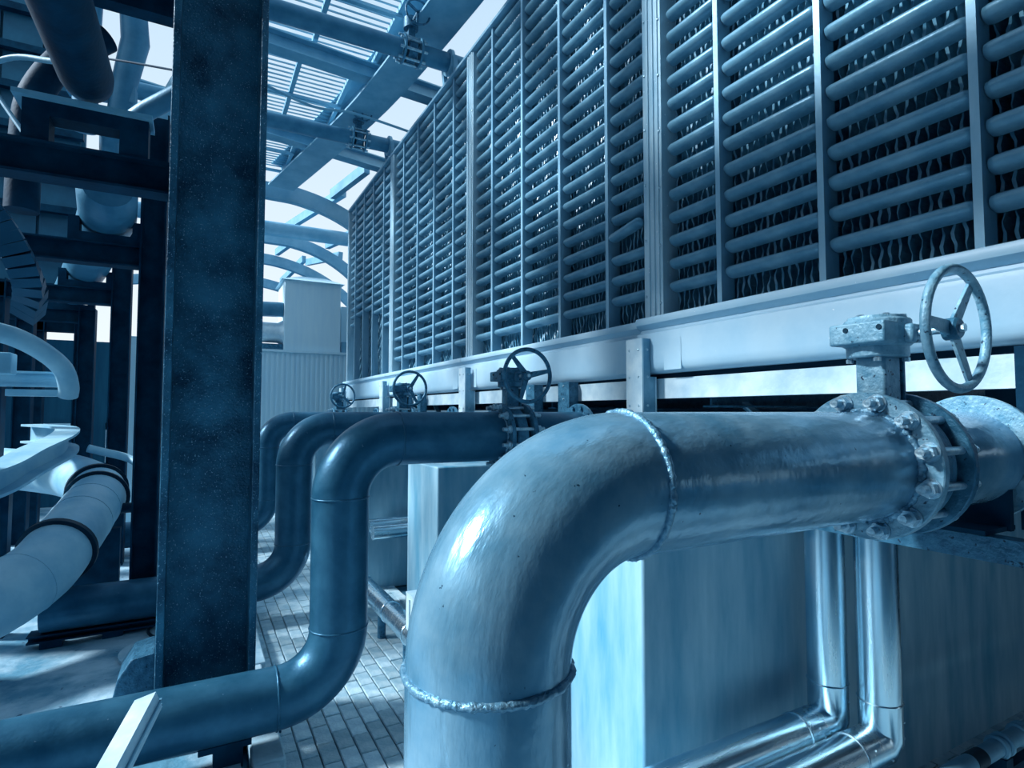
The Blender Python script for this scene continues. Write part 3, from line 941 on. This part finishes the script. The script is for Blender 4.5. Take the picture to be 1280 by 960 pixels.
# pale curved I-beam at knee height
T = thing('curved_beam', (-1.3, 6.6, 1.3), 'pale curved steel I-beam above the slab beside the header pipe', 'beam')
bp = smooth_path([(-1.75, 5.2, 1.24), (-1.42, 6.06, 1.34), (-1.29, 6.67, 1.46), (-1.20, 7.5, 1.56), (-1.32, 8.3, 1.62), (-1.75, 9.0, 1.64)], 5)
for nm, w_, h_, dz in (('top_flange', .22, .025, .10), ('web', .02, .2, 0), ('bottom_flange', .22, .025, -.10)):
    g = G()
    vs, fs = [], []
    for i, p in enumerate(bp):
        d = (bp[min(i + 1, len(bp) - 1)] - bp[max(i - 1, 0)]).normalized()
        sd_ = d.cross(V(0, 0, 1)).normalized()
        for a, b_ in ((-w_ / 2, -h_ / 2), (w_ / 2, -h_ / 2), (w_ / 2, h_ / 2), (-w_ / 2, h_ / 2)):
            vs.append(p + sd_ * a + V(0, 0, b_ + dz))
    for i in range(len(bp) - 1):
        for k in range(4):
            fs.append((4 * i + k, 4 * i + (k + 1) % 4, 4 * i + 4 + (k + 1) % 4, 4 * i + 4 + k))
    fs += [(0, 1, 2, 3), tuple(range(len(vs) - 4, len(vs)))]
    g.add(vs, fs).obj(nm, 'insul', T, smooth=40)
for q in (1, 6):
    p = bp[q]
    G().box(p.x - .06, p.x + .06, p.y - .06, p.y + .06, .06, p.z - .115).obj('prop', 'steel_dark', T, smooth=0)
tag(G().tube(smooth_path([(-1.06, 8.06, 1.49), (-.95, 8.1, 1.45), (-.7, 8.2, 1.36), (-.52, 8.0, 1.27), (-.3, 7.8, 1.25), (.1, 7.8, 1.25)]), .045, 16).obj('slim_pipe', 'insul'),
    'slim pale pipe running from the curved beam behind the black column', 'pipe')
T = thing('gear_valve', (-.40, 6.9, 1.0), 'small black valve with handwheel beside the header pipe clamp', 'valve')
G().lathe((-.42, 6.9, .95), (1, 0, 0), [(.0001, -.1), (.10, -.1), (.10, -.07), (.06, -.06), (.06, .06), (.10, .07), (.10, .1), (.0001, .1)], 24).obj('body', 'steel_dark', T)
G().tube([(-.66, 6.9, .95), (.12, 6.9, .95)], .05, 16).obj('stub_pipe', 'steel_dark', T)
G().tube([(.12, 6.9, .95), (.12, 6.9, .45)], .05, 16).obj('drop_pipe', 'steel_dark', T)
G().box(.05, .19, 6.83, 6.97, .06, .45).obj('pedestal', 'steel_dark', T, smooth=0)
G().tube([(-.42, 6.9, .95), (-.42, 6.9, 1.22)], .03, 12).obj('stem', 'steel_dark', T)
G().torus((-.42, 6.9, 1.22), (0, 0, 1), .11, .012, 28, 8).obj('wheel_rim', 'steel_dark', T)
G().obox((-.53, 6.9, 1.22), (-.31, 6.9, 1.22), .02, .012).obj('wheel_spoke', 'steel_dark', T)

# ------------------------------------------------------------------ background walls
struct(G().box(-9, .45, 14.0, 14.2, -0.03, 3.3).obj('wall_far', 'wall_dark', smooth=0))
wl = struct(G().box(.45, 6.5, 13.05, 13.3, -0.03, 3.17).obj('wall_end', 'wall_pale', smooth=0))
for k in range(40):
    x = .48 + .1 * k
    G().box(x, x + .05, 13.03, 13.05, -0.03, 3.17).obj('rib', 'wall_pale', wl, smooth=0)
G().box(.42, 6.5, 12.99, 13.3, 3.17, 3.22).obj('coping', 'wall_pale', wl, smooth=0)
# portal between the frames on the dark wall
T = thing('wall_opening', (-1.6, 13.9, 1.2), 'pale framed opening in the dark far wall', 'frame')
G().box(-1.55, -1.0, 13.88, 14.0, 1.55, 1.68).obj('lintel', 'wall_pale', T, smooth=0)
G().box(-1.55, -1.42, 13.88, 14.0, .9, 1.68).obj('jamb', 'wall_pale', T, smooth=0)
G().box(-2.6, -1.9, 13.88, 14.0, 1.6, 1.68).obj('ledge', 'wall_pale', T, smooth=0)
# box unit on the wall
T = thing('air_unit', (2.0, 13.2, 3.22), 'pale box-shaped air unit with pitched cap on the back wall', 'air unit')
G().box(1.62, 2.80, 13.1, 14.2, 3.22, 4.75).obj('cabinet', 'wall_pale', T, bevel=.01)
g = G()
g.add([(1.55, 13.02, 4.75), (2.87, 13.02, 4.75), (2.87, 14.28, 4.75), (1.55, 14.28, 4.75), (2.0, 13.4, 4.92), (2.5, 13.4, 4.92), (2.5, 13.9, 4.92), (2.0, 13.9, 4.92)],
      [(3, 2, 1, 0), (4, 5, 6, 7), (0, 1, 5, 4), (1, 2, 6, 5), (2, 3, 7, 6), (3, 0, 4, 7)])
g.obj('cap', 'wall_pale', T, smooth=0)
G().lathe((1.62, 13.4, 3.62), (-1, 0, 0), [(.0001, 0), (.28, 0), (.22, .10), (.22, .45), (.30, .52), (.30, .6), (.0001, .6)], 32).obj('fan_cowl', 'galv', T)
G().box(1.2, 1.62, 13.2, 13.6, 3.22, 3.36).obj('fan_base', 'iron', T, smooth=0)
tag(G().tube([(-.3, 13.3, 4.05), (1.61, 13.3, 4.12)], .16, 28).obj('wall_pipe', 'roof_pipe'), 'dark pipe entering the side of the pale air unit', 'pipe')
T = thing('air_intake', (3.0, 13.3, 3.22), 'dark slatted air intake beside the pale air unit', 'vent')
G().box(2.86, 3.3, 13.2, 13.6, 3.22, 3.48).obj('body', 'roof_steel', T, smooth=0)
G().box(2.86, 3.4, 13.3, 13.6, 3.48, 4.3).obj('upper_panel', 'wall_pale', T, smooth=0)
# far left facade with dark bars
FA = tag(thing('far_facade', (-4, 12.4, 3.3), '', ''), 'tall blue panelled facade with dark bars beyond the portal frames', 'facade')
random.seed(3)
pm = G().box(-.27, .27, 0, .05, -.30, .30).mesh('facade_panel', 'facade', smooth=0)
for r in range(9):
    for c in range(5):
        inst('panel', pm, FA, (-4.5 + .58 * c, 12.5 + random.uniform(0, .05), 3.7 + .68 * r))
for r in range(10):
    G().box(-4.9, -1.85, 12.35, 12.48, 3.3 + .68 * r, 3.42 + .68 * r).obj('bar', 'steel_dark', FA, smooth=0)
G().box(-4.9, -1.85, 12.6, 12.7, 3.3, 9.6).obj('backing', 'facade', FA, smooth=0)

# ------------------------------------------------------------------ overhead roof: curved girder, cross beams, gratings, pipes, arches
T = thing('roof_girder', (2.3, 7, 6.4), 'wide curved roof girder passing over the top of the towers', 'girder')
gp = smooth_path([(2.50, 3.2, 6.5), (2.40, 5.6, 6.5), (2.16, 8.2, 6.5), (1.72, 10.6, 6.5), (1.40, 12.2, 6.5)], 5)
for nm, w_, h_, dz in (('bottom_flange', .50, .03, -.09), ('web', .03, .42, .13), ('top_flange', .40, .03, .35)):
    vs, fs = [], []
    for i, p in enumerate(gp):
        d = (gp[min(i + 1, len(gp) - 1)] - gp[max(i - 1, 0)]).normalized()
        sd_ = d.cross(V(0, 0, 1)).normalized()
        for a, b_ in ((-w_ / 2, -h_ / 2), (w_ / 2, -h_ / 2), (w_ / 2, h_ / 2), (-w_ / 2, h_ / 2)):
            vs.append(p + sd_ * a + V(0, 0, b_ + dz))
    for i in range(len(gp) - 1):
        for k in range(4):
            fs.append((4 * i + k, 4 * i + (k + 1) % 4, 4 * i + 4 + (k + 1) % 4, 4 * i + 4 + k))
    fs += [(0, 1, 2, 3), tuple(range(len(vs) - 4, len(vs)))]
    G().add(vs, fs).obj(nm, 'roof_steel', T, smooth=40)
for k, (xa, ya, xb, yb, lb) in enumerate([(-1.0, 4.95, 4.2, 5.15, 'roof cross beam ahead of the nearer overhead valve pipe'),
                                          (-1.0, 7.5, 4.2, 8.0, 'roof cross beam between the two overhead valve pipes'),
                                          (-1.0, 9.75, 4.2, 10.9, 'roof cross beam beyond the farther overhead valve pipe')]):
    T = thing('roof_beam', (xa, ya, 6.35), lb, 'beam', 'roof cross beams')
    p0, p1 = V(xa, ya, 6.60), V(xb, yb, 6.60)
    G().obox(p0 - V(0, 0, .10), p1 - V(0, 0, .10), .22, .02).obj('bottom_flange', 'roof_steel', T, smooth=0)
    G().obox(p0, p1, .02, .20).obj('web', 'roof_steel', T, smooth=0)
    G().obox(p0 + V(0, 0, .10), p1 + V(0, 0, .10), .22, .02).obj('top_flange', 'roof_steel', T, smooth=0)
# gratings
GR = [(.35, 2.15, 3.4, 4.85, 'roof grating panel above the big black column'), (.35, 2.1, 5.2, 8.0, 'roof grating panel above the nearer overhead valve pipe'),
      (.35, 1.9, 8.06, 10.1, 'roof grating panel above the farther overhead valve pipe'), (.35, 1.5, 10.2, 12.2, 'roof grating panel nearest the arches')]
for xa, xb, ya, yb, lb in GR:
    T = thing('roof_grating', (xa, ya, 6.8), lb, 'grating', 'roof grating panels')
    g = G()
    n = int((yb - ya) / .11)
    for k in range(n):
        y = ya + .04 + (yb - ya - .08) * k / (n - 1)
        g.box(xa, xb, y - .006, y + .006, 6.80, 6.82)
    bo = g.obj('bars', 'roof_steel', T, smooth=0)
    bo['kind'] = 'stuff'
    for x in (xa, xa + (xb - xa) * .5, xb - .06):
        G().box(x, x + .06, ya, yb, 6.74, 6.80).obj('runner', 'roof_steel', T, smooth=0)
    for y in (ya, (ya + yb) / 2, yb - .06):
        G().box(xa, xb, y, y + .06, 6.70, 6.74).obj('frame_bar', 'roof_steel', T, smooth=0)


def roof_pipe(y, lb, vlb, sc):
    T = thing('roof_pipe', (2.0, y, 6.1), lb, 'pipe', 'overhead pipes with valves')
    G().tube([(-1.2, y + .05, 6.1), (1.98, y, 6.1)], .108, 32).obj('pipe', 'roof_pipe', T)
    G().tube([(2.22, y, 6.1), (4.0, y, 6.1)], .108, 32).obj('pipe', 'roof_pipe', T)
    for x in (2.0, 2.2):
        G().ring((x, y, 6.1), (1, 0, 0), .10, .165, .025, 36).obj('flange', 'roof_pipe', T)
    for x in (2.58,):
        G().ring((x, y, 6.1), (1, 0, 0), .105, .15, .04, 32).obj('clamp', 'roof_steel', T)
        for s in (-1, 1):
            G().obox((x, y + s * .16, 6.1), (x + .02, y + s * .16, 5.92), .05, .05, (1, 0, 0)).obj('support_leg', 'arch', T, smooth=0)
        G().obox((x, y - .16, 5.93), (x + .28, y - .16, 5.93), .05, .03).obj('support_foot', 'arch', T, smooth=0)
    U = thing('overhead_valve', (2.1, y, 6.1), vlb, 'valve', 'overhead geared valves')
    G().ring((2.1, y, 6.1), (1, 0, 0), .09, .128, .10, 32).obj('body', 'iron', U)
    for k in range(8):
        a = 2 * PI * (k + .5) / 8
        G().tube([(1.94, y + .142 * math.cos(a), 6.1 + .142 * math.sin(a)), (2.26, y + .142 * math.cos(a), 6.1 + .142 * math.sin(a))], .016, 8).obj('stud', 'bolt', U)
    G().box(2.06, 2.14, y - .04, y + .04, 6.25, 6.36).obj('neck', 'iron', U, smooth=0)
    G().lathe((2.1, y, 6.42), (0, 0, 1), [(.0001, -.06), (.085, -.06), (.085, .06), (.0001, .06)], 24).obj('gearbox', 'iron', U)
    G().tube([(2.1, y, 6.42), (2.1, y - .24, 6.42)], .014, 10).obj('shaft', 'bolt', U)
    W = G().torus((2.1, y - .24, 6.42), (0, 1, 0), .14, .012, 36, 8).obj('handwheel', 'iron', U)
    for k in range(3):
        a = 2 * PI * k / 3 + .5
        G().obox((2.1, y - .24, 6.42), (2.1 + .14 * math.cos(a), y - .24, 6.42 + .14 * math.sin(a)), .03, .012, (0, 1, 0)).obj('spoke', 'iron', W, smooth=0)


roof_pipe(6.28, 'nearer overhead pipe running over the towers into the bent-louvre bay', 'nearer overhead geared valve against the roof grating', 1)
roof_pipe(8.75, 'farther overhead pipe running over the towers toward the end bays', 'farther overhead geared valve against the open sky', 1)
tag(G().tube(smooth_path([(.6, 7.9, 6.15), (1.3, 8.0, 6.05), (1.9, 8.05, 6.12), (3.0, 8.2, 6.10)]), .018, 10).obj('roof_conduit', 'roof_steel'), 'thin conduit crossing just before the farther overhead pipe', 'conduit')

# arches beyond the towers
def arch(pts, w_, h_, lb, m='arch'):
    pp = smooth_path(pts, 6)
    vs, fs = [], []
    for i, p in enumerate(pp):
        d = (pp[min(i + 1, len(pp) - 1)] - pp[max(i - 1, 0)]).normalized()
        up = V(0, 1, 0).cross(d) * -1
        for a, b_ in ((-w_ / 2, -h_ / 2), (w_ / 2, -h_ / 2), (w_ / 2, h_ / 2), (-w_ / 2, h_ / 2)):
            vs.append(p + V(0, 1, 0) * a + up * b_)
    for i in range(len(pp) - 1):
        for k in range(4):
            fs.append((4 * i + k, 4 * i + (k + 1) % 4, 4 * i + 4 + (k + 1) % 4, 4 * i + 4 + k))
    fs += [(0, 1, 2, 3), tuple(range(len(vs) - 4, len(vs)))]
    return tag(G().add(vs, fs).obj('roof_arch', m, smooth=40), lb, 'arch', 'curved roof arches')


def arch_pts(x0, y, z0, R_, drop):
    out = []
    for k in range(9):
        a = PI / 2 - k * PI / 2.15 / 8
        out.append((x0 + R_ * math.cos(a), y, z0 - R_ + R_ * math.sin(a)))
    return [(x0 - 3.5, y, z0 - .35), (x0 - 1.6, y, z0 - .03)] + out


arch(arch_pts(1.35, 12.5, 6.40, 3.2, 1), .18, .32, 'nearest curved roof arch meeting the tower edge')
arch(arch_pts(1.7, 16.0, 6.42, 3.1, 1), .20, .28, 'second curved roof arch below the straight roof pipe')
arch(arch_pts(1.5, 19.0, 6.60, 4.2, 1), .20, .30, 'third curved roof arch above the pale air unit')
arch(arch_pts(1.5, 22.0, 6.50, 4.2, 1), .20, .30, 'farthest curved roof arch behind the pale air unit')
tag(G().tube([(-2, 14, 6.08), (5.5, 14, 6.08)], .165, 32).obj('roof_tie_pipe', 'arch'), 'thick straight pipe crossing between the curved roof arches', 'pipe')
for k, (p0, p1) in enumerate([((2.45, 12.4, 6.52), (2.80, 10.95, 6.62)), ((1.9, 15.9, 6.66), (2.7, 12.5, 6.66)), ((3.0, 15.8, 6.38), (3.9, 12.6, 6.4)), ((2.1, 19, 6.85), (2.5, 16, 6.75)),
                              ((3.0, 19, 6.65), (3.4, 16, 6.2)), ((2.6, 22, 6.6), (2.9, 19, 6.75)), ((1.2, 22, 6.8), (1.5, 19, 6.9))]):
    tag(G().obox(p0, p1, .12, .2).obj('purlin', 'arch', smooth=0),
        ['pale purlin from the nearest arch to the tower top', 'pale purlin above the straight roof pipe', 'pale purlin beside the tower edge below the nearest arch',
         'pale purlin between the second and third arches', 'short pale purlin low between the second and third arches', 'pale purlin between the two farthest arches',
         'far pale purlin beyond the third arch'][k], 'purlin', 'pale roof purlins')

# dark deck over the left structure
DK = tag(thing('roof_deck', (-1.4, 1.5, 5.2), '', ''), 'dark ribbed roof deck over the left pipe racks', 'deck')
G().box(-1.3, .30, -2.55, 5.36, 5.25, 5.33).obj('deck_sheet', 'steel_dark', DK, smooth=0)
for y in (-2.4, -.6, 1.2, 3.0, 5.22):
    G().box(-1.3, .30, y, y + .14, 5.05, 5.25).obj('joist', 'steel_dark', DK, smooth=0)
